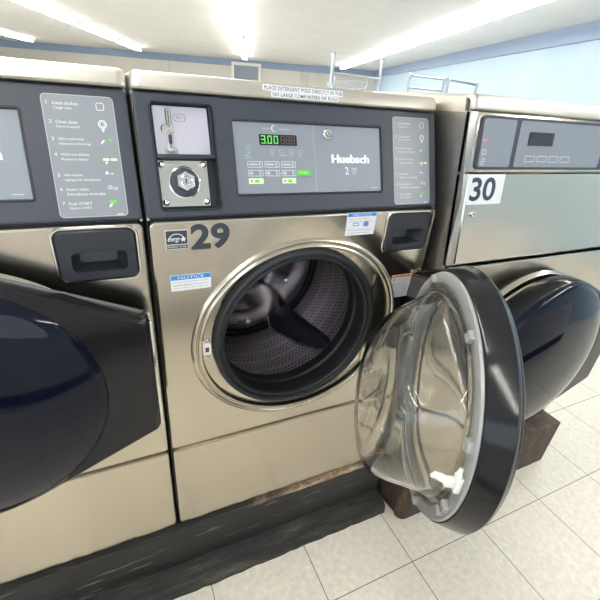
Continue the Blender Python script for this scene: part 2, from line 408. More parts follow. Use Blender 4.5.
def cp_display(cp, full=True):
    """grey overlay with the digits, in its sunken frame"""
    m = MB(); m.xf = CPX
    x0, x1, z0, z1 = .1695, .5115, .0365, .1770
    m.frame([rr(x0, x1, z0, z1, .005, 4, -.0015), rr(x0, x1, z0, z1, .005, 4, .001), rr(x0, x1, z0, z1, .005, 4, .003), rr(x0, x1, z0, z1, .005, 4, .0042)], [.0002, -.002, -.0015, .004], 1)
    m.plate(rr(x0, x1, z0, z1, .005, 4, .0035), [], .0025, 0)
    y = .0018
    m.box(.3432, .3440, y, .0024, .042, .172, 2)                          # divider between keypad and name plate
    # brand print
    for dx in (0, .0007, .0014): m.text('Huebsch', .3825 + dx, .0985, .0180, y - dx * .5, 3, width=.094, bold=.030)
    m.text('2', .4145, .0755, .0155, y, 3, bold=.005)
    zz = .0755                                                            # laundry-load pictogram
    m.frame([[(.431, zz + .012), (.4335, zz + .001), (.4415, zz + .001), (.444, zz + .012)], [(.4328, zz + .0105), (.4345, zz + .0025), (.4405, zz + .0025), (.4422, zz + .0105)]], [y, y], 2, False)
    for q in (.4315, .4365, .4405): m.plate([(q, zz + .012), (q + .003, zz + .012), (q + .0015, zz + .0155)], [], y, 2)
    for q in (.435, .4375, .440): m.box(q, q + .0008, y, y + .0003, zz + .003, zz + .0105, 2)
    # keypad side
    m.text('GALAXY', .232, .1600, .0034, y, 2); m.text('CONTROL', .2665, .1600, .0034, y, 2)
    m.plate([(.2575 + .0062 * math.cos(a), .163 + .0062 * math.sin(a)) for a in [.9 + k * .42 for k in range(11)]] + [(.2585 + .0054 * math.cos(a), .163 + .0054 * math.sin(a)) for a in [.9 + k * .42 for k in range(10, -1, -1)]], [], y, 3)
    for gx, gz, txt in ((.196, .121, 'wash'), (.245, .1165, 'cold'), (.265, .1165, 'warm'), (.287, .1165, 'hot'), (.305, .1165, 'lock')):
        m.frame([rr(gx, gx + .009, gz, gz + .007, .002, 3), rr(gx, gx + .009, gz, gz + .007, .002, 3, .0007)], [y, y], 2, False)
        m.text(txt, gx, gz - .0055, .0032, y, 2)
    m.text('door', .193, .1105, .0034, y, 2); m.text('locked', .193, .106, .0034, y, 2)
    m.box(.2, .203, y, y + .0003, .1305, .1325, 5)
    for r in range(2):
        for c in range(3):
            bx = .1965 + c * .0355; bz = .0895 - r * .0165
            m.frame([rr(bx, bx + .031, bz, bz + .0115, .0015, 3), rr(bx, bx + .031, bz, bz + .0115, .0015, 3, .0008)], [y, y], 3, False)
            m.box(bx + .003, bx + .010, y, y + .0003, bz + .003, bz + .0085, 2) if r else m.box(bx + .003, bx + .020, y, y + .0003, bz + .004, bz + .0075, 2)
            m.box(bx + .023, bx + .026, y, y + .0003, bz + .002, bz + .0095, 2)
    m.slab(rr(.3015, .3305, .0730, .0845, .0015, 3), .0004, .0024, 5); m.text('START', .309, .0765, .0038, .0, 3)
    for bx in (.1965, .267):
        m.slab(rr(bx, bx + .030, .0585, .0690, .0012, 3), .0008, .0024, 6)
        m.box(bx + .004, bx + .007, .0005, .0008, .062, .065, 7); m.box(bx + .012, bx + .021, .0005, .0008, .061, .066, 5)
    m.box(.481, .497, y, y + .0003, .0465, .048, 2)
    ov = m.build('display_overlay', ['insert', 'cp_dark', 'greyp', 'white', 'lcd', 'green', 'pale', 'ink'], cp)
    d = MB(); d.xf = CPX
    d.slab(rr(.2245, .3045, .1315, .1515, .001, 2), .0012, .0024, 0)
    def seg7(x, z, on, mi, k=1.):
        w_, h_, t = .0088 * k, .0150 * k, .0017
        S = {'a': (x, x + w_, z + h_ - t, z + h_), 'g': (x, x + w_, z + h_ / 2 - t / 2, z + h_ / 2 + t / 2), 'd': (x, x + w_, z, z + t),
             'f': (x, x + t, z + h_ / 2, z + h_), 'b': (x + w_ - t, x + w_, z + h_ / 2, z + h_), 'e': (x, x + t, z, z + h_ / 2), 'c': (x + w_ - t, x + w_, z, z + h_ / 2)}
        for c in on: q = S[c]; d.box(q[0], q[1], .0006, .0011, q[2], q[3], mi)
    seg7(.2280, .1340, 'abgcd', 1); seg7(.2415, .1340, 'abcdef', 1); seg7(.2545, .1340, 'abcdef', 1)
    d.box(.2380, .2395, .0006, .0011, .1340, .1357, 1)
    for x in (.269, .280, .291): seg7(x, .1340, 'abcdefg', 2)
    return ov, d.build('digit_display', ['lcd', 'led', 'unlit'], ov)
M['unlit'] = mat('unlit_segments', (.085, .062, .062), .4)
def key_lock(cp, x, z, r, name='key_lock', xf=None, y=.0015):
    m = MB(); m.xf = xf or CPX
    m.lathe(x, z, [(r, y + .001), (r, y - .003), (r * .88, y - .0045), (r * .66, y - .0045), (r * .62, y - .002), (r * .55, y - .002), (r * .52, y - .006), (r * .40, y - .0075)], 0, 32, cap1=True)
    m.box(x - r * .07, x + r * .07, y - .0082, y - .0074, z - r * .25, z + r * .25, 1)
    return m.build(name, ['chrome', 'ink'], cp)
def coin_unit(cp):
    m = MB(); m.xf = CPX
    x0, x1, z0, z1 = .029, .137, .0145, .1975
    m.frame([rr(x0, x1, z0, z1, .007, 4, -.003), rr(x0, x1, z0, z1, .007, 4, -.001), rr(x0, x1, z0, z1, .007, 4, .0005), rr(x0, x1, z0, z1, .007, 4, .003)], [.0002, -.003, -.003, .020], 0)
    m.plate(rr(x0, x1, z0, z1, .007, 4, .003), [], .0198, 0)
    m.box(x0 + .002, x1 - .002, -.001, .0197, .1045, .1115, 0, .0012)
    m.box(.1305, .135, .002, .0197, .112, .195, 0)
    o = m.build('coin_housing', ['cp_dark'], cp)
    # pale upper plate with slot and coin return
    m = MB(); m.xf = CPX
    m.slab(rr(.033, .1285, .1125, .1935, .002, 3), .0065, .0195, 0)
    y = .0060
    hx = [(.066, .1745), (.070, .181), (.086, .181), (.090, .1745), (.086, .168), (.070, .168)]
    hs = [((x - .078) * .9 + .078, (z - .1745) * .88 + .1745) for x, z in hx]
    m.frame([hx, hs], [y, y], 1, False); m.text('25¢', .0715, .1715, .0062, y, 1)
    cpz = m.build('coin_plate', ['lilac', 'inkgrey'], cp)
    m = MB(); m.xf = CPX
    m.slab(rr(.0540, .0640, .1485, .1895, .0045, 4), .0056, .0065, 1)
    m.slab(rr(.0552, .0628, .150, .188, .0035, 4), .0025, .0058, 0)          # slot cover
    m.box(.0580, .0595, .0015, .0027, .158, .185, 1)
    m.lathe(.0515, .1545, [(.0078, .0065), (.0078, .0030), (.0062, .0015)], 0, 24, cap1=True)
    m.slab([(.052, .150), (.058, .147), (.0665, .150), (.0665, .163), (.061, .163)], .003, .0064, 0)
    m.build('coin_slot', ['chrome', 'ink'], cpz)
    m = MB(); m.xf = CPX
    m.box(.0545, .0600, -.003, .0063, .1290, .1435, 0, .001); m.box(.0525, .0560, -.001, .0063, .120, .1475, 1)
    m.slab(rr(.046, .0690, .1165, .1225, .0028, 4), .0015, .0064, 1); m.lathe(.0575, .1185, [(.004, .004), (.004, -.002), (.003, -.003)], 1, 16, cap1=True)
    m.build('coin_return_lever', ['ink', 'chrome'], cpz)
    # polished lock plate
    m = MB(); m.xf = CPX
    lp = rr(.0325, .1195, .0215, .1025, .002, 3)
    m.slab(lp, .0105, .0195, 0)
    m.text('GREENWALD', .045, .0925, .0035, .0102, 2)
    pl = m.build('lock_plate', ['polished', 'chrome', 'greyp'], cp)
    for sx, sz in ((.0385, .0955), (.1125, .0955), (.0390, .0290), (.1125, .0290)):
        s_ = MB(); s_.xf = CPX
        s_.lathe(sx, sz, [(.0062, .0105), (.0060, .0080), (.0047, .0060), (.0025, .0048), (.0006, .0045)], 0, 20, cap1=True)
        s_.build('plate_screw', ['chrome'], pl)
    k = MB(); k.xf = CPX
    cx, cz = .0755, .0640
    k.lathe(cx, cz, [(.0285, .0105), (.0285, .0085), (.0265, .0075), (.0240, .0085)], 1, 48)
    k.lathe(cx, cz, [(.0252, .0105), (.0252, .0065), (.0230, .0050), (.0160, .0050)], 0, 48, cap1=True)
    hx = [(cx + .0180 * math.cos(PI / 6 + i * PI / 3), cz + .0180 * math.sin(PI / 6 + i * PI / 3)) for i in range(6)]
    hx2 = [(cx + .0168 * math.cos(PI / 6 + i * PI / 3), cz + .0168 * math.sin(PI / 6 + i * PI / 3)) for i in range(6)]
    k.frame([hx, hx, hx2], [.0050, -.0045, -.0065], 1, False); k.plate(hx2, [], -.0065, 1)
    k.lathe(cx, cz, [(.0105, -.0065), (.0105, -.0085), (.0085, -.0095), (.0075, -.0080), (.0065, -.0080)], 1, 32, cap1=True)
    k.box(cx - .0012, cx + .0012, -.0086, -.0079, cz - .0045, cz + .0045, 0)
    k.build('key_lock', ['ink', 'chrome'], pl)

DX = -.288                       # door centre from the hinge, in the door's own frame (closed: along x, glass to +y)
def dshape(r, k=1., n=64, right=.036):
    """round on the free side, straight on the hinge side with two sloping tangents"""
    cx = DX * k; hx = right * k; hz = .128 * k; pts = []
    # tangent point angles from corners
    dx, dz = hx - cx, hz; D = math.hypot(dx, dz); a0 = math.atan2(dz, dx); al = math.acos(r / D)
    s = a0 + al
    for i in range(n + 1):
        a = s + (2 * PI - 2 * s) * i / n
        pts.append((cx + r * math.cos(a), r * math.sin(a)))
    c = .012 * k
    pts += [(hx - c, -hz - c * .45), (hx - c * .3, -hz - .001), (hx, -hz + c * .6), (hx, hz - c * .6), (hx - c * .3, hz + .001), (hx - c, hz + c * .45)]
    return pts
def shrink(pts, d, cx):
    out = []
    for x, z in pts:
        v = Vector((x - cx, z)); L_ = v.length; out.append((cx + v.x * (L_ - d) / L_, v.y * (L_ - d) / L_))
    return out
def make_door(p, hinge, ang, k=1., opened=False):
    """door cover (mesh) turned about the hinge; its glass, ring, liner, latch are sub-parts"""
    cx = DX * k; m = MB()
    S = dshape(.249 * k, k, right=.030 if opened else .036); back = -.004; tp = .0105 if opened else 0
    m.frame([shrink(S, .002 + tp, cx), shrink(S, tp, cx), S, shrink(S, .004, cx), shrink(S, .010, cx)], [back + .002, back - .001, -.040 * k, -.047 * k, -.050 * k], 0)
    win = circ(cx, 0, .240 * k, 96)
    m.plate(shrink(S, .010, cx), [win], -.050 * k, 0)
    if opened: m.plate(shrink(S, .002 + tp, cx), [circ(cx, 0, .228 * k, 96)], back + .002, 0)
    else: m.plate(shrink(S, .004, cx), [], back + .002, 0)
    d = m.build('door', ['blackdoor'], p)
    d.location = hinge; d.rotation_euler = (0, 0, ang)
    g = MB()
    g.lathe(cx, 0, [(.240 * k, -.050 * k), (.238 * k, -.054 * k), (.225 * k, -.062 * k), (.18 * k, -.077 * k), (.13 * k, -.087 * k), (.07 * k, -.092 * k), (.01 * k, -.0935 * k)], 0, 96, cap1=True)
    g.build('outer_door_glass', ['navy'], d)
    h = MB()
    h.box(.0365 * k, .0415 * k, -.040 * k, -.004, -.125 * k, .125 * k, 0, .001)
    for i in range(30): h.box(.0413 * k, .0432 * k, -.036 * k, -.008, (-.120 + i * .008) * k, (-.1155 + i * .008) * k, 0)
    h.build('hinge_strip', ['polished'], d)
    if not opened: return d
    # polished liner plate seen through the bowl
    l = MB(); l.lathe(cx, 0, [(.2285, -.0065), (.220, -.0075), (.16, -.016), (.06, -.019), (.004, -.0195)], 0, 96, cap1=True)
    l.build('door_liner', ['liner'], d)
    # frosted clamp ring with moulded tabs
    r = MB(); r.lathe(cx, 0, [(.2300, -.006), (.2345, .000), (.2330, .0040), (.2240, .0060), (.2140, .0040), (.2070, .0040), (.2050, -.004), (.2050, -.010)], 0, 120)
    for a, w_ in ((162, .020), (198, .016), (205, .012), (240, .016), (120, .016), (60, .016), (300, .016)):
        A = math.radians(a); r.xf = Matrix.Translation((cx, 0, 0)) @ Matrix.Rotation(-A, 4, 'Y')
        r.box(.212, .229, .003, .014, -w_ / 2, w_ / 2, 0, .002)
    r.xf = Matrix.Identity(4)
    r.build('door_ring', ['frost'], d)
    # glass bowl, deepest towards the bottom
    def bowl(prof, n=112):
        loops = []
        for (R, y, zc, wv) in prof:
            lp = []
            for i in range(n):
                t = 2 * PI * i / n
                rad = R * (1 + wv * (math.sin(3 * t + 1) * .6 + math.sin(7 * t) * .25))
                tilt = .965 * (1 - .075 * (1 + math.sin(t) * min(1, R / .15)) ** 2 * min(1, y / .06)) if y > 0 else 1
                lp.append((cx + rad * math.cos(t), y * tilt, zc + rad * math.sin(t)))
            loops.append(lp)
        return loops
    outer = [(.2060, -.003, 0, 0), (.2120, .0005, 0, 0), (.2130, .0055, 0, 0), (.2080, .0080, 0, 0), (.1990, .0095, 0, 0), (.1930, .018, -.001, 0), (.1870, .036, -.003, .003), (.1800, .060, -.006, .006),
             (.1720, .085, -.010, .008), (.1630, .106, -.014, .009), (.1540, .119, -.016, .008), (.1420, .128, -.018, .006), (.1240, .133, -.018, .006), (.095, .131, -.016, .01), (.055, .126, -.012, .01), (.010, .124, -.01, 0)]
    inner = [(.010, .116, -.01, 0), (.055, .117, -.012, .02), (.094, .1215, -.016, .03), (.1210, .1235, -.018, .02), (.1370, .118, -.018, .012), (.1465, .109, -.016, .012), (.1555, .096, -.014, .014),
             (.1640, .078, -.010, .016), (.1710, .055, -.006, .012), (.1780, .033, -.003, .006), (.1840, .016, -.001, 0), (.1880, .004, 0, 0), (.1900, -.003, 0, 0)]
    inner = [(R + (.0028 if R > .02 else 0), y + .0025, zc, wv) for R, y, zc, wv in inner]
    b_m = MB(); L_ = bowl(outer) + bowl(inner); n = 112
    vs = [q for l_ in L_ for q in l_]; fs = []
    for kk in range(len(L_)):
        if kk == len(outer) - 1: continue
        kn = (kk + 1) % len(L_)
        for i in range(n): j = (i + 1) % n; fs.append((kk * n + i, kk * n + j, kn * n + j, kn * n + i))
    k0 = (len(outer) - 1) * n; fs.append([k0 + i for i in range(n)]); k1 = len(outer) * n; fs.append([k1 + i for i in range(n)][::-1])
    b_m.add(vs, fs, 0, True); b_m.build('glass_bowl', ['glass'], d)
    # white latch hook on the free edge
    q = MB(); x = cx - .2195
    q.box(x - .008, x + .008, .004, .015, -.016, .017, 0, .003)
    q.box(x - .005, x + .006, .014, .030, -.008, .009, 0, .003)
    q.tube([(x, .026, .003), (x + .003, .034, .005), (x + .008, .041, .003), (x + .011, .044, -.003)], [.0065, .0065, .0055, .0035], 0, 12)
    q.tube([(x - .002, .011, .014), (x - .001, .012, .024), (x + .001, .010, .031)], [.005, .0045, .003], 0, 12)
    q.lathe(x + .001, -.014, [(.0035, .017), (.0035, .019), (.002, .0195)], 1, 12, cap1=True)
    q.build('latch_hook', ['whitep', 'inkgrey'], d)
    return d
def notice_sticker(p, x0, z0, w, h, band, lines, seed, xf=None, rot=0., pics=False):
    m = MB(); m.xf = Matrix.Translation((x0, 0, z0)) @ Matrix.Rotation(-rot, 4, 'Y')
    m.slab([(0, 0), (w, 0), (w, h), (0, h)], -.0009, -.0001, 0)
    y = -.0012
    m.box(.0008, w - .0008, y, y + .0002, h - band, h - .0008, 1)
    m.text('NOTICE', w * .18, h - band * .85, band * .62, y - .0002, 0, width=w * .64)
    R_ = random.Random(seed)
    zt = h - band
    for i, s_ in enumerate(lines):
        z = zt - (i + 1) * (zt / (len(lines) + .6))
        if not s_: continue
        m.text(s_, .003, z, zt / (len(lines) + .6) * .55, y, 3 if (pics and i == 0) else 2, width=min(w - .006, len(s_) * .0023 * w / .079))
    if pics:
        m.frame([rr(w * .22, w * .42, h * .42, h * .56, .001, 2), rr(w * .22, w * .42, h * .42, h * .56, .001, 2, .0015)], [y, y], 2, False)
        m.box(w * .58, w * .76, y, y + .0002, h * .40, h * .58, 1); m.frame([circ(w * .67, h * .50, .0065, 16), circ(w * .67, h * .50, .0050, 16)], [y - .0002, y - .0002], 3, False)
    return m.build('notice_sticker', ['sticker', 'blue', 'inkgrey', 'red'], p)

def standard_washer(loc, label, opened):
    t = empty('washing_machine', loc); tag(t, label, 'washing machine', 'washing machines standing in a row')
    cabinet(t, W)
    P1 = (.5235, .6515, .769, .8625)
    fp = front_panel(t, W, .300, .868, CX0, ZC, .2457, pocket=P1)
    handle_pocket(t, *P1)
    m = MB(); z0, z1 = .001, .2945
    m.frame([rr(.002, W - .002, z0, z1, .010, 4, .006), rr(.002, W - .002, z0, z1, .010, 4, .002), rr(.002, W - .002, z0, z1, .010, 4), rr(.002, W - .002, z0, z1, .010, 4)], [0, .001, .005, .024])
    m.plate(rr(.002, W - .002, z0, z1, .010, 4, .006), [], 0)
    m.build('lower_panel', 'steel', t)
    cp = cp_housing(t, W, [rr(.029, .137, .0145, .1975, .007, 4, -.0025), rr(.1695, .5115, .0365, .1770, .005, 4, -.001)])
    coin_unit(cp); cp_display(cp); key_lock(cp, .3760, .1560, .0108); instruction_overlay(cp)
    lid(t, W + .002, CPX)
    g = MB(); g.box(.010, W - .010, .012, .020, .293, .300); g.build('seam_shade_strip', 'void', t)  # black strip in the panel gap, standing in for its shade
    g = MB(); g.box(.010, W - .010, .014, .022, .866, .873); g.build('seam_shade_strip', 'void', t)  # same painted shade in the gap under the control panel
    # crescent plates at latch and hinge sides of the opening
    for sgn, nm in ((-1, 'latch_plate'), (1, 'hinge_plate')):
        xl = .1300 if sgn < 0 else .522
        arc = [q for q in oval(.0225, 240) if (q[0] - xl) * sgn > 0]
        arc.sort(key=lambda q: q[1]); zt, zb = arc[-1][1], arc[0][1]; back = []
        for k in range(31):
            z = zt + (zb - zt) * k / 30; dz = z - ZC; x = xl
            if abs(dz) < .2125:
                xc = CX0 + sgn * math.sqrt(.2125 ** 2 - dz * dz)
                x = min(x, xc) if sgn < 0 else max(x, xc)
            back.append((x, z))
        lp = arc + back
        m = MB(); m.frame([lp, lp], [.0075, .0025], 0, False); m.plate(lp, [], .0025, 0)
        m.build(nm, 'steel', t)
    gk = MB()
    gk.lathe(CX0, ZC, [(.2060, .0075), (.2095, .004), (.2100, -.004), (.2070, -.0105), (.2010, -.0125), (.1960, -.0100), (.1940, -.0050), (.1905, -.0050), (.1875, -.0080), (.1845, -.0050), (.1835, .004)], 0, 120)
    gk.lathe(CX0, ZC, [(.1835, .004), (.1850, .035), (.1920, .040), (.1920, .048), (.1870, .054), (.1890, .080)], 1, 120)
    gk.build('door_gasket', ['rubber', 'void'], t)
    if opened:
        m = MB()
        m.lathe(CX0, ZC, [(.188, .080), (.199, .084), (.204, .088)], 2, 96)
        dr = .262; n = 120; ys = [.099, .12, .15, .18, .22, .26, .30, .34, .38, .412]
        o = len(m.v)
        m.lathe(CX0, ZC, [(.204, .088), (.235, .090), (dr - .006, .093), (dr, .099)], 1, n)
        o = len(m.v); vs = []; 
        for y in ys:
            for i in range(n + 1):
                a = 2 * PI * i / n; vs.append((CX0 + dr * math.cos(a), y, ZC + dr * math.sin(a)))
                m.uv[o + len(vs) - 1] = (a * dr, y)
        fs = [(k * (n + 1) + i, k * (n + 1) + i + 1, (k + 1) * (n + 1) + i + 1, (k + 1) * (n + 1) + i) for k in range(len(ys) - 1) for i in range(n)]
        m.add(vs, fs, 0, True)
        o = len(m.v)
        for i in range(o): m.uv.setdefault(i, (0, 0))
        m.lathe(CX0, ZC, [(dr, .412), (.262, .424), (.250, .426)], 2, n)
        for i in range(o, len(m.v)): m.uv[i] = (0, 0)
        dm_ = m.build('drum', ['drum', 'drumback', 'void'], t)
        # dished back disc, three pressed sectors
        bk = MB(); loops = []
        for r_, y_ in ((.250, .426), (.247, .420), (.235, .412), (.20, .398), (.15, .400), (.10, .410), (.06, .402), (.045, .385), (.01, .382)):
            lp = []
            for i in range(120):
                a = 2 * PI * i / 120; w_ = .012 * math.cos(3 * (a - math.radians(135))) * math.sin(min(1, r_ / .2) * PI)
                lp.append((CX0 + r_ * math.cos(a), y_ + w_, ZC + r_ * math.sin(a)))
            loops.append(lp)
        bk.loft(loops, 0, True, cap1=True); bk.build('drum_back', ['drumback'], dm_)
        # dark lifter along the lower right of the drum wall
        lf = MB(); L2 = []
        A0, A1 = math.radians(-58), math.radians(-44)
        K = 13
        for i in range(K):
            s_ = i / (K - 1); y = .405 - s_ * .255; a = A0 + (A1 - A0) * s_
            wd = .050 * (1 - .55 * s_ ** 1.5) * min(1, math.sqrt(max(0., (1.04 - s_) * 7))); ht = .066 * (1 - .62 * s_) * min(1, math.sqrt(max(0., (1.04 - s_) * 9)))
            er = Vector((-math.cos(a), 0, -math.sin(a))); et = Vector((-math.sin(a), 0, math.cos(a)))
            c0 = Vector((CX0, y, ZC)) - er * (dr - .001)
            sec = [(-1, 0), (-.92, .35), (-.7, .72), (-.35, .95), (0, 1), (.35, .95), (.7, .72), (.92, .35), (1, 0)]
            fold = .12 * math.sin(s_ * 9)
            L2.append([c0 + et * (wd * (q + fold * h_)) + er * (ht * h_ * (1 - .12 * (q > -.3 and q < .3))) for q, h_ in sec])
        lf.loft(L2, 0, True, True, True); lf.build('drum_lifter', ['liftermat'], dm_)
        rm_ = MB(); L3 = []
        for q, h_ in [(-1.02, -.01), (-.95, .37), (-.72, .76), (-.36, 1.0), (0, 1.05), (.36, 1.0), (.72, .76), (.95, .37), (1.02, -.01)]:
            a = A0; er = Vector((-math.cos(a), 0, -math.sin(a))); et = Vector((-math.sin(a), 0, math.cos(a)))
            L3.append(Vector((CX0, .405, ZC)) - er * (dr - .001) + et * (.050 * q) + er * (.066 * h_))
        rm_.tube(L3, .0022, 0, 8); rm_.build('lifter_rim', ['polished'], dm_)
        def disc_y(x, z):
            r_ = math.hypot(x - CX0, z - ZC); P_ = [(.01, .382), (.045, .385), (.06, .402), (.10, .410), (.15, .400), (.20, .398), (.235, .412)]
            for (r0_, y0_), (r1_, y1_) in zip(P_, P_[1:]):
                if r_ <= r1_: y_ = y0_ + (y1_ - y0_) * (r_ - r0_) / (r1_ - r0_); break
            a = math.atan2(z - ZC, x - CX0)
            return y_ + .012 * math.cos(3 * (a - math.radians(135))) * math.sin(min(1, r_ / .2) * PI)
        for x, z in ((.326, .384), (.461, .526)):
            rv = MB(); y = disc_y(x, z); rv.lathe(x, z, [(.0085, y), (.0085, y - .003), (.0065, y - .004), (.005, y - .001), (.001, y - .001)], 0, 20, cap1=True); rv.build('rivet', ['polished'], dm_)
        for x, z in ((.262, .374), (.272, .379), (.283, .378), (.294, .386), (.305, .381), (.464, .545), (.454, .556), (.463, .571), (.452, .583), (.459, .598)):
            rv = MB(); y = disc_y(x, z); rv.lathe(x, z, [(.0034, y - .0006), (.0034, y - .0012), (.001, y - .0011)], 0, 12, cap1=True); rv.build('drain_hole', ['void'], dm_)
        # latch receiver
        q = MB()
        q.xf = Matrix.Translation((.0965, .0025, .578))
        q.slab(rr(-.0085, .0085, -.014, .014, .003, 3), -.0045, .001, 0); q.box(-.004, .004, -.0052, -.004, -.006, .006, 1)
        q.slab(rr(-.010, -.004, .012, .024, .002, 3), -.003, .001, 2)
        for z in (-.023, .023): q.lathe(.0015, z, [(.0032, 0), (.0032, -.0015), (.0018, -.0025)], 2, 14, cap1=True)
        q.build('latch_receiver', ['whitep', 'ink', 'polished'], t)
        for zb in (.660, .462):
            m = MB(); m.box(.636, .657, -.040, -.0005, zb, zb + .046, 0, .0015); m.lathe(.646, zb + .028, [(.0035, -.040), (.0035, -.0425), (.002, -.043)], 1, 14, cap1=True)
            m.build('hinge_bracket', ['polished', 'ink'], t)
    return t
M['liftermat'] = mat('dark_navy_lifter', (.022, .023, .036), .30)

w29 = standard_washer((0, 0, BZ), 'stainless front-load washer numbered 29 with its round glass door standing open', True)
make_door(w29, (.617, -.025, ZC), math.radians(61.5), 1., True)
# ---- number and stickers on 29
m = MB(); m.text('29', .0745, .8105, .0500, -.0012, 0, width=.0745, bold=.030, res=6); m.build('number_decal', ['ink'], w29)
m = MB(); m.xf = Matrix.Translation((.0285, 0, .8155))
m.slab(rr(0, .0405, 0, .0365, .001, 2), -.0009, -.0001, 1); y = -.0012
m.box(.001, .0395, y, y + .0002, .0095, .0355, 0); m.box(.001, .0395, y, y + .0002, .001, .008, 0)
m.plate([(.020 + .0165 * math.cos(a), .0135 + .0165 * math.sin(a)) for a in [.25 + k * .22 for k in range(13)]] + [(.020 + .0150 * math.cos(a), .0135 + .0150 * math.sin(a)) for a in [.25 + k * .22 for k in range(12, -1, -1)]], [], y - .0002, 1)
m.text('energy', .004, .0125, .0095, y - .0002, 1, shear=.35, width=.022, bold=.012)
st = [(.0315 + (.0062 if i % 2 == 0 else .0026) * math.sin(i * PI / 5), .0185 + (.0062 if i % 2 == 0 else .0026) * math.cos(i * PI / 5)) for i in range(10)]
m.plate(st, [], y - .0002, 1); m.text('ENERGY STAR', .003, .0028, .0036, y - .0002, 1, width=.034)
m.build('energy_sticker', ['ink', 'white'], w29)
notice_sticker(w29, .0315, .7290, .0785, .0335, .0105, ['Items placed in washer must be', 'washable. Remove all items from', 'pockets. Check drum before use.'], 3)
notice_sticker(w29, .4130, .8165, .0765, .0510, .0085, ['Never put these items in', 'the washer or the dryer here:', '', '', 'Ask the attendant for help if', 'the machine does not start.'], 5, pics=True)
m = MB(); m.xf = Matrix.Translation((.572, 0, .6370))
m.slab([(0, 0), (.060, 0), (.060, .064), (0, .064)], -.0009, -.0001, 0); y = -.0012
m.box(.0005, .0595, y, y + .0002, .0575, .0635, 1); m.text('WARNING', .016, .0588, .0035, y - .0002, 2)
m.plate([(.004, .050), (.011, .050), (.0075, .056)], [], y, 2)
for i in range(9): m.text(['To reduce the risk of fire', 'or injury to persons read', 'all of the instructions', 'before using the washer', 'Do not put flammables in', 'Do not open the door when', 'the drum is turning', 'Keep children away from', 'the machine at all times'][i], .013 if i < 2 else .004, .0505 - i * .0058, .0038, y, 2, width=.043 if i < 2 else .052)
m.build('warning_sticker', ['sticker', 'orange', 'inkgrey'], w29)
# lid labels
m = MB(); m.xf = CPX
for (x0, x1, s0, h, tx) in ((.2370, .4120, .2275, .0110, 'PLACE DETERGENT PODS DIRECTLY IN TUB'), (.2530, .4005, .2168, .0098, 'NO LARGE COMFORTERS OR RUGS')):
    m.slab([(x0, s0), (x1, s0), (x1, s0 + h), (x0, s0 + h)], -.0080, -.0069, 0)
    m.text(tx, x0 + .003, s0 + h * .18, h * .64, -.0086, 1, width=x1 - x0 - .006, bold=.010, spacing=1.08)
m.build('lid_labels', ['sticker', 'ink'], w29)

w28 = standard_washer((-.6725, 0, BZ), 'stainless washer at the far left with its black round door shut', False)
make_door(w28, (.617, -.030, ZC), 0, 1., False)

# ------------------------------------------------------------------ bigger washer 30
BW = .80; BY = -.056
w30 = empty('large_washing_machine', (.682, BY, BZ)); tag(w30, 'deeper stainless washer numbered 30 standing right of the open glass door', 'washing machine', 'washing machines standing in a row')
m = MB(); top = 1.083
prof = [(.012, 0), (.74, 0), (.74, top), (.050, top), (.010, .90), (.004, .60)]
for x0, x1 in ((.003, .006), (BW - .006, BW - .003)):
    n = len(prof); vs = [(x0, y, z) for y, z in prof] + [(x1, y, z) for y, z in prof]
    m.add(vs, [list(range(n)), list(range(n, 2 * n))] + [[i, (i + 1) % n, n + (i + 1) % n, n + i] for i in range(n)])
m.box(.006, BW - .006, .737, .74, 0, top); m.box(.006, BW - .006, .02, .737, 0, .003)
m.build('cabinet', 'steel_side', w30)
# front of the big one: lower and upper panels follow a slight lean
A30 = Vector((0, .0, .735)); B30 = Vector((0, .048, 1.086)); t3 = (B30 - A30).normalized(); n3 = Vector((0, t3.z, -t3.y)); L30 = (B30 - A30).length
X30 = Matrix(((1, 0, 0, 0), (0, n3.y, t3.y, A30.y), (0, n3.z, t3.z, A30.z), (0, 0, 0, 1)))
m = MB(); o = rr(.003, BW - .003, .012, .728, .008, 4)
m.plate(rr(.003, BW - .003, .012, .728, .008, 4, .004), [circ(.40, .40, .284, 120)], 0)
m.frame([rr(.003, BW - .003, .012, .728, .008, 4, .004), rr(.003, BW - .003, .012, .728, .008, 4, .0012), o, o], [0, .001, .004, .010])
m.lathe(.40, .40, [(.284, 0), (.281, -.006), (.276, -.012), (.268, -.0135), (.262, -.012), (.258, -.012), (.254, -.0175), (.236, -.0185), (.232, 0)], 0, 120)
m.xf = X30
m.frame([rr(.030, BW - .003, .002, .222, .006, 4, .003), rr(.030, BW - .003, .002, .222, .006, 4), rr(.030, BW - .003, .002, .222, .006, 4)], [0, .003, .010])
m.plate(rr(.030, BW - .003, .002, .222, .006, 4, .003), [], 0)
m.build('front_panel', 'steel', w30)
m = MB(); m.xf = X30                       # corner flange strip with its seam
m.box(.003, .0285, .0005, .012, .002, .220, 0, .0012); m.box(.003, .0285, .0005, .012, .224, L30 - .004, 0, .0012)
m.build('corner_flange', 'steel_side', w30)
m = MB(); m.xf = X30
m.box(.030, BW - .003, .002, .012, .2235, L30 - .003, 1, .002)
m.slab(rr(.040, BW - .012, .230, L30 - .010, .010, 5), -.003, .002, 0)
m.build('control_panel', ['cp', 'steel'], w30); cp30 = bpy.data.objects[-1] if False else None
m = MB(); m.xf = X30; y = -.0045
m.slab(rr(.047, .150, .236, L30 - .016, .006, 5), -.0042, -.0028, 0)
m.box(.0535, .062, y - .0004, y, .292, .2945, 2)
m.frame([rr(.054, .066, .262, .273, .002, 3), rr(.054, .066, .262, .273, .002, 3, .001)], [y, y], 1, False)
for i in range(3): m.text(['Coins', 'Select', 'Start'][i], .054, .252 - i * .006, .004, y, 1)
m.slab(rr(.165, .50, .236, L30 - .016, .006, 5), -.0042, -.0028, 0)
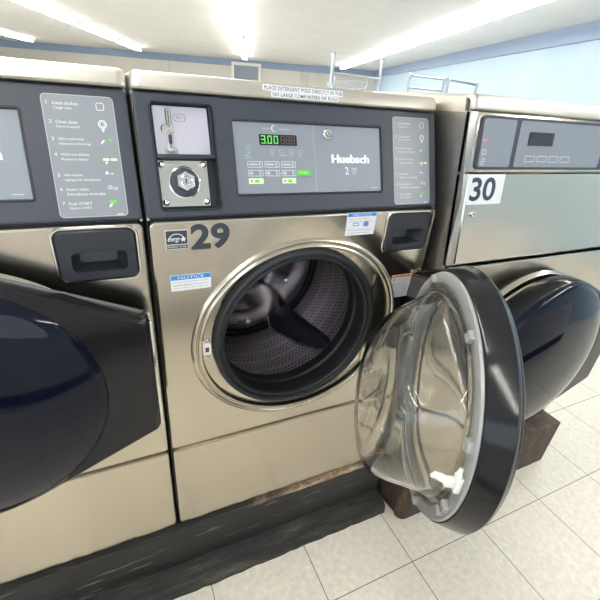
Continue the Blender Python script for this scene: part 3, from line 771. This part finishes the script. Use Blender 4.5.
m.slab(rr(.20, .29, .285, .315, .002, 3), -.006, -.0042, 3)
for i in range(4): m.frame([rr(.20 + i * .045, .236 + i * .045, .248, .262, .002, 3), rr(.20 + i * .045, .236 + i * .045, .248, .262, .002, 3, .001)], [y, y], 1, False)
m.build('control_overlay', ['insert', 'white', 'ledred', 'lcd'], w30)
m = MB(); m.xf = X30
m.slab([(.0315, .150), (.150, .150), (.150, .2195), (.0315, .2195)], -.0009, -.0001, 0)
m.text('30', .0405, .1585, .0540, -.0013, 1, width=.082, bold=.022, res=6)
m.build('number_label', ['sticker', 'ink'], w30)
m = MB(); m.xf = X30; m.lathe(.060, .128, [(.0072, 0), (.0072, -.004), (.0058, -.006), (.003, -.0065)], 0, 24, cap1=True); m.box(.0592, .0608, -.0072, -.0064, .1255, .1305, 1)
m.build('cam_lock', ['chrome', 'ink'], w30)
lid(w30, BW, X30, L30 - .002, L30 + .030, .73)
make_door(w30, (.735, -.030, .40), 0, 1.13, False)

# ------------------------------------------------------------------ plinth
def struct(o): o['kind'] = 'structure'; return o
m = MB()
m.box(-1.40, .700, -.008, .72, .018, BZ - .014, 0)                 # upper board
m.build('x', 'plinth'); o = bpy.data.objects['x']; o.name = 'plinth'; tag(o, 'black painted scuffed plinth under the two smaller washers', 'plinth')
m = MB()
K = 90; loops = []; R_ = random.Random(5)
for i in range(K + 1):
    x = -1.40 + (2.098) * i / K; j = R_.uniform(-.002, .002); k2 = R_.uniform(-.0025, .0025)
    loops.append([(x, .70, BZ - .0005), (x, -.010 + j, BZ - .0005), (x, -.0125 + j, BZ - .006), (x, -.0105 + j, BZ - .0145 + k2), (x, .70, BZ - .0145)])
m.loft(loops, 0, False, True, True); mo = m.build('worn_edge', 'worn', o)
m = MB(); loops = []
for i in range(K + 1):
    x = -1.40 + 2.098 * i / K; j = R_.uniform(-.002, .002)
    loops.append([(x, -.0085, .0), (x, -.0085, .052), (x, -.020, .050 + j), (x, -.060 + j, .042 + j), (x, -.069 + j, .034), (x, -.072 + j, .0)])
m.loft(loops, 0, False, True, True)
lo = m.build('floor_kerb', 'ledge'); tag(lo, 'dusty black kerb board along the foot of the plinth', 'kerb')
m = MB(); lp = []
# plinth of the big washer: rounded near corner
x0, x1, y0, y1 = .7025, 1.49, -.120, .68
outl = [(x1, y0), (x1, y1), (x0 + .02, y1)] + [(x0 + .02, .0)] + [(x0 + .03, y0 + .035)] + [(x0 + .055 - .030 * math.cos(a) , y0 + .030 - .030 * math.sin(a)) for a in [k * PI / 2 / 8 for k in range(9)]]
m.loft([[(x, y, .0) for x, y in outl], [(x, y, BZ - .002) for x, y in outl]], 0, False, True, True)
bo = m.build('rusty_plinth', 'rust'); tag(bo, 'brown rusty plinth with a rounded corner under the large washer 30', 'plinth')

# ------------------------------------------------------------------ room (turned about 20 degrees from the row of machines)
K0 = Vector((10.17, 14.28, 0)); e1 = Vector((-.932, .363, 0)).normalized(); e2 = Vector((-.3287, -.9445, 0)).normalized()
CH = 2.35 + BZ
def P(a, c, z=0): v = K0 + e1 * a + e2 * c; return (v.x, v.y, z)
LA, LB = 24., 21.5
m = MB(); m.add([P(-.1, -.1), P(LA, -.1), P(LA, LB), P(-.1, LB)], [(0, 1, 2, 3)]); m.add([P(-.1, -.1, -.05), P(LA, -.1, -.05), P(LA, LB, -.05), P(-.1, LB, -.05)], [(0, 1, 2, 3)]); struct(m.build('floor', 'floor'))
m = MB(); m.add([P(-.1, -.1, CH), P(LA, -.1, CH), P(LA, LB, CH), P(-.1, LB, CH)], [(0, 1, 2, 3)]); struct(m.build('ceiling', 'ceil'))
def wall(name, a0, c0, a1, c1, z0, z1, mt, th=.12, nx=0, nc=0):
    """a slab from (a0,c0) to (a1,c1), its thickness stepping outwards by (nx, nc)"""
    m = MB(); q = [P(a0, c0, z0), P(a1, c1, z0), P(a1 + nx * th, c1 + nc * th, z0), P(a0 + nx * th, c0 + nc * th, z0)]
    vs = q + [(x, y, z1) for x, y, z in q]
    m.add(vs, [(0, 1, 2, 3), (4, 5, 6, 7), (0, 1, 5, 4), (1, 2, 6, 5), (2, 3, 7, 6), (3, 0, 4, 7)]); return struct(m.build(name, mt))
wall('wall_back', 0, 0, LA, 0, 0, CH, 'wallcream', nc=-1)
wall('wall_right', 0, 0, 0, LB, 0, CH, 'wallblue', nx=-1)
wall('wall_left', LA, 0, LA, LB, 0, CH, 'wallcream', nx=1)
wall('wall_front', 0, LB, LA, LB, 0, .7, 'wallcream', nc=1); 
wall('wall_front_upper', 0, LB, LA, LB, 2.35, CH, 'wallcream', nc=1)
for i, a in enumerate((0, 4.8, 9.6, 14.4, 19.2, 23.7)): wall('trim_%d' % (i + 10), a, LB, a + .3, LB, .7, 2.35, 'wallcream', nc=1)
wall('trim_1', 0, .001, LA, .001, CH - .23, CH - .001, 'trimblue', th=.05, nc=1)
wall('trim_2', .001, 0.05, .001, LB, CH - .23, CH - .001, 'trimblue', th=.05, nx=1)
for i, a in enumerate((2.13, 2.66, 2.87, 8.09, 8.42)): wall('trim_%d' % (3 + i), a, .001, a + .05, .001, 0, CH - .24, 'wallcream', th=.06, nc=1)
# grey-blue window in the back wall, with a pale frame
wa0, wa1 = 4.55, 5.70; wz0, wz1 = 1.80, CH - .09
def slab_bw(m, a0, a1, z0, z1, c0, c1, mi):
    q = [P(a0, c0, z0), P(a1, c0, z0), P(a1, c1, z0), P(a0, c1, z0)]; vs = q + [(x, y, z1) for x, y, z in q]
    m.add(vs, [(0, 1, 2, 3), (4, 5, 6, 7), (0, 1, 5, 4), (1, 2, 6, 5), (2, 3, 7, 6), (3, 0, 4, 7)], mi)
m = MB(); t = .10
for (p0, p1, q0, q1) in ((wa0, wa1, wz1 - t, wz1), (wa0, wa1, wz0, wz0 + t), (wa0, wa0 + t, wz0 + t, wz1 - t), (wa1 - t, wa1, wz0 + t, wz1 - t)): slab_bw(m, p0, p1, q0, q1, .002, .08, 0)
slab_bw(m, wa0 + t, wa1 - t, wz0 + t, wz1 - t, .002, .03, 1)
struct(m.build('window_1', ['whitep', 'winpane']))
# unseen pale block with a dark foot, added to reflect in the steel fronts
m = MB(); m.box(-3.2, 3.0, -1.60, -1.42, .15, .92, 0); struct(m.build('reflection_block', 'reflectpale'))
m = MB(); m.box(-3.2, 3.0, -1.62, -1.40, 0, .15, 0); struct(m.build('reflection_block_foot', 'void'))

# ------------------------------------------------------------------ ceiling lights
def light_fixture(x, y, ang, L_=2.4):
    t = empty('ceiling_light', (x, y, CH), ang)
    m = MB(); m.add([(-.13, -L_ / 2, -.001), (.13, -L_ / 2, -.001), (.13, L_ / 2, -.001), (-.13, L_ / 2, -.001), (-.07, -L_ / 2, -.06), (.07, -L_ / 2, -.06), (.07, L_ / 2, -.06), (-.07, L_ / 2, -.06)],
                    [(0, 1, 2, 3), (4, 5, 6, 7), (0, 1, 5, 4), (1, 2, 6, 5), (2, 3, 7, 6), (3, 0, 4, 7)])
    m.build('housing', 'whitep', t)
    for sx in (-.055, .055):
        m = MB(); m.tube([(sx, -L_ / 2 + .03, -.085), (sx, L_ / 2 - .03, -.085)], .019, 0, 10); m.build('tube', 'tube', t)
    return t
ea = math.atan2(e2.y, e2.x) + PI / 2
FX = []
proto = light_fixture(0, 0, 0)
def place_light(x, y, ang, label, first=[True]):
    if first[0]: r = proto; first[0] = False
    else:
        r = proto.copy(); COL.objects.link(r)
        for ch in proto.children: c = ch.copy(); c.parent = r; COL.objects.link(c)
    r.location = (x, y, CH); r.rotation_euler = (0, 0, ang)
    tag(r, label, 'ceiling light', 'fluorescent lights on the ceiling'); return r

for ia, a in enumerate((1.55, 5.15, 8.8, 12.4)):
    for ic in range(7):
        c = 2.7 + ic * 2.75
        if ia == 0: c = 2.2 + ic * 2.6
        x, y, _ = P(a, c)
        rows = ('beside the blue wall', 'in line with the grey window', 'left of the grey window', 'in the leftmost row')
        nth = ('at its far end', 'second from its far end', 'third from its far end', 'fourth from its far end', 'fifth from its far end', 'sixth from its far end', 'nearest piece')
        lab = 'lit ceiling light ' + rows[ia] + ', ' + nth[ic]
        place_light(x, y, ea, lab)

# ------------------------------------------------------------------ laundry carts with hanging racks
def cart(name, x0, x1, y, bars, tops, label, r=.019, dep=.50, rot=0):
    t = empty(name, (x0, y, 0), rot); tag(t, label, 'laundry cart', 'laundry carts behind the washers'); w = x1 - x0
    for i, x in enumerate((0, w)):
        m = MB(); m.tube([(x, 0, .14), (x, 0, tops[i])], r, 0, 14); m.lathe(x, tops[i], [(r * 1.25, -.03), (r * 1.25, .0), (r * .8, .012)], 0, 14, cap1=True, ax='z', c3=0); m.build('post', 'railmetal', t)
    for z0, z1 in bars:
        m = MB(); m.tube([(0, 0, z0), (w, 0, z1)], r * .72, 0, 12); m.build('crossbar', 'railmetal', t)
    m = MB()
    for yy in (-dep / 2, dep / 2): m.tube([(-.02, yy, .14), (w + .02, yy, .14)], .014, 0, 10)
    for xx in (0, w): m.tube([(xx, -dep / 2, .14), (xx, dep / 2, .14)], .014, 0, 10)
    m.build('base_frame', 'railmetal', t)
    # wire basket
    m = MB(); bz0, bz1 = .42, .86
    for zz in (bz0, (bz0 + bz1) / 2, bz1):
        lp = [(0.02, -dep / 2, zz), (w - .02, -dep / 2, zz), (w - .02, dep / 2, zz), (.02, dep / 2, zz), (.02, -dep / 2, zz)]
        m.tube(lp, .006, 0, 6)
    for i in range(9):
        xx = .02 + (w - .04) * i / 8
        m.tube([(xx, -dep / 2, bz1), (xx, -dep / 2, bz0), (xx, dep / 2, bz0), (xx, dep / 2, bz1)], .003, 0, 5)
    m.build('wire_basket', 'railmetal', t)
    for xx in (0, w):
        for yy in (-dep / 2, dep / 2):
            m = MB(); m.xf = Matrix.Translation((xx, yy, .05)) @ Matrix.Rotation(PI / 2, 4, 'Z')
            m.lathe(0, 0, [(.001, -.014), (.048, -.014), (.050, -.008), (.050, .008), (.048, .014), (.001, .014)], 0, 20); m.xf = Matrix.Translation((xx, yy, 0))
            m.box(-.016, .016, -.006, .006, .095, .14, 1); m.box(-.018, -.015, -.006, .006, .045, .10, 1); m.box(.015, .018, -.006, .006, .045, .10, 1)
            m.build('caster', ['rubber', 'railmetal'], t)
    return t
Z = BZ
cart('laundry_cart', 2.539, 3.235, 4.0, [(1.403 + Z, 1.396 + Z)], (1.60 + Z, 1.595 + Z), 'chrome laundry cart whose two bare posts stand tallest, left of the others', .022)
cart('laundry_cart', 2.90, 3.378, 4.72, [(1.32 + Z, 1.31 + Z)], (1.325 + Z, 1.315 + Z), 'low chrome laundry cart rack behind the tall bare posts', .016)
cart('laundry_cart', 3.687, 4.28, 4.0, [(1.478 + Z, 1.472 + Z), (1.34 + Z, 1.335 + Z)], (1.498 + Z, 1.49 + Z), 'chrome laundry cart with a full top bar, middle of the row', .021)
cart('laundry_cart', 3.40, 4.0, 5.45, [(1.43 + Z, 1.42 + Z), (1.33 + Z, 1.33 + Z)], (1.44 + Z, 1.43 + Z), 'chrome laundry cart partly hidden behind the middle rack', .016)
cart('laundry_cart', 4.36, 4.90, 4.0, [(1.475 + Z, 1.455 + Z), (1.30 + Z, 1.30 + Z)], (1.49 + Z, 1.466 + Z), 'chrome laundry cart at the right, beside the blue wall', .021)

# ------------------------------------------------------------------ light from outside, camera
w = bpy.data.worlds.new('World'); SC.world = w; w.use_nodes = True
bg = w.node_tree.nodes['Background']; bg.inputs[0].default_value = (.80, .90, 1.0, 1); bg.inputs[1].default_value = 1.6
cd = bpy.data.cameras.new('camera'); co = bpy.data.objects.new('camera', cd); COL.objects.link(co)
yw, pt, rl = .4505646501, -.4851358, .0772317
f = Vector((math.sin(yw) * math.cos(pt), math.cos(yw) * math.cos(pt), math.sin(pt)))
r0 = Vector((math.cos(yw), -math.sin(yw), 0)); u0 = r0.cross(f)
r = r0 * math.cos(rl) + u0 * math.sin(rl); u = -r0 * math.sin(rl) + u0 * math.cos(rl)
mw = Matrix((r, u, -f)).transposed().to_4x4(); mw.translation = Vector((-.0487426, -.7040007, 1.074351 + BZ))
co.matrix_world = mw
cd.sensor_width = 36; cd.lens = 384.3356 / 600 * 36; cd.shift_x = 9.5 / 600; cd.shift_y = 4 / 600; cd.clip_start = .02
SC.camera = co
SC.view_settings.view_transform = 'Standard'; SC.view_settings.look = 'None'; SC.view_settings.gamma = 1; SC.view_settings.use_curve_mapping = False
SC.view_settings.exposure = 0.76
SC.cycles.max_bounces = 12; SC.cycles.transmission_bounces = 10; SC.cycles.glossy_bounces = 5
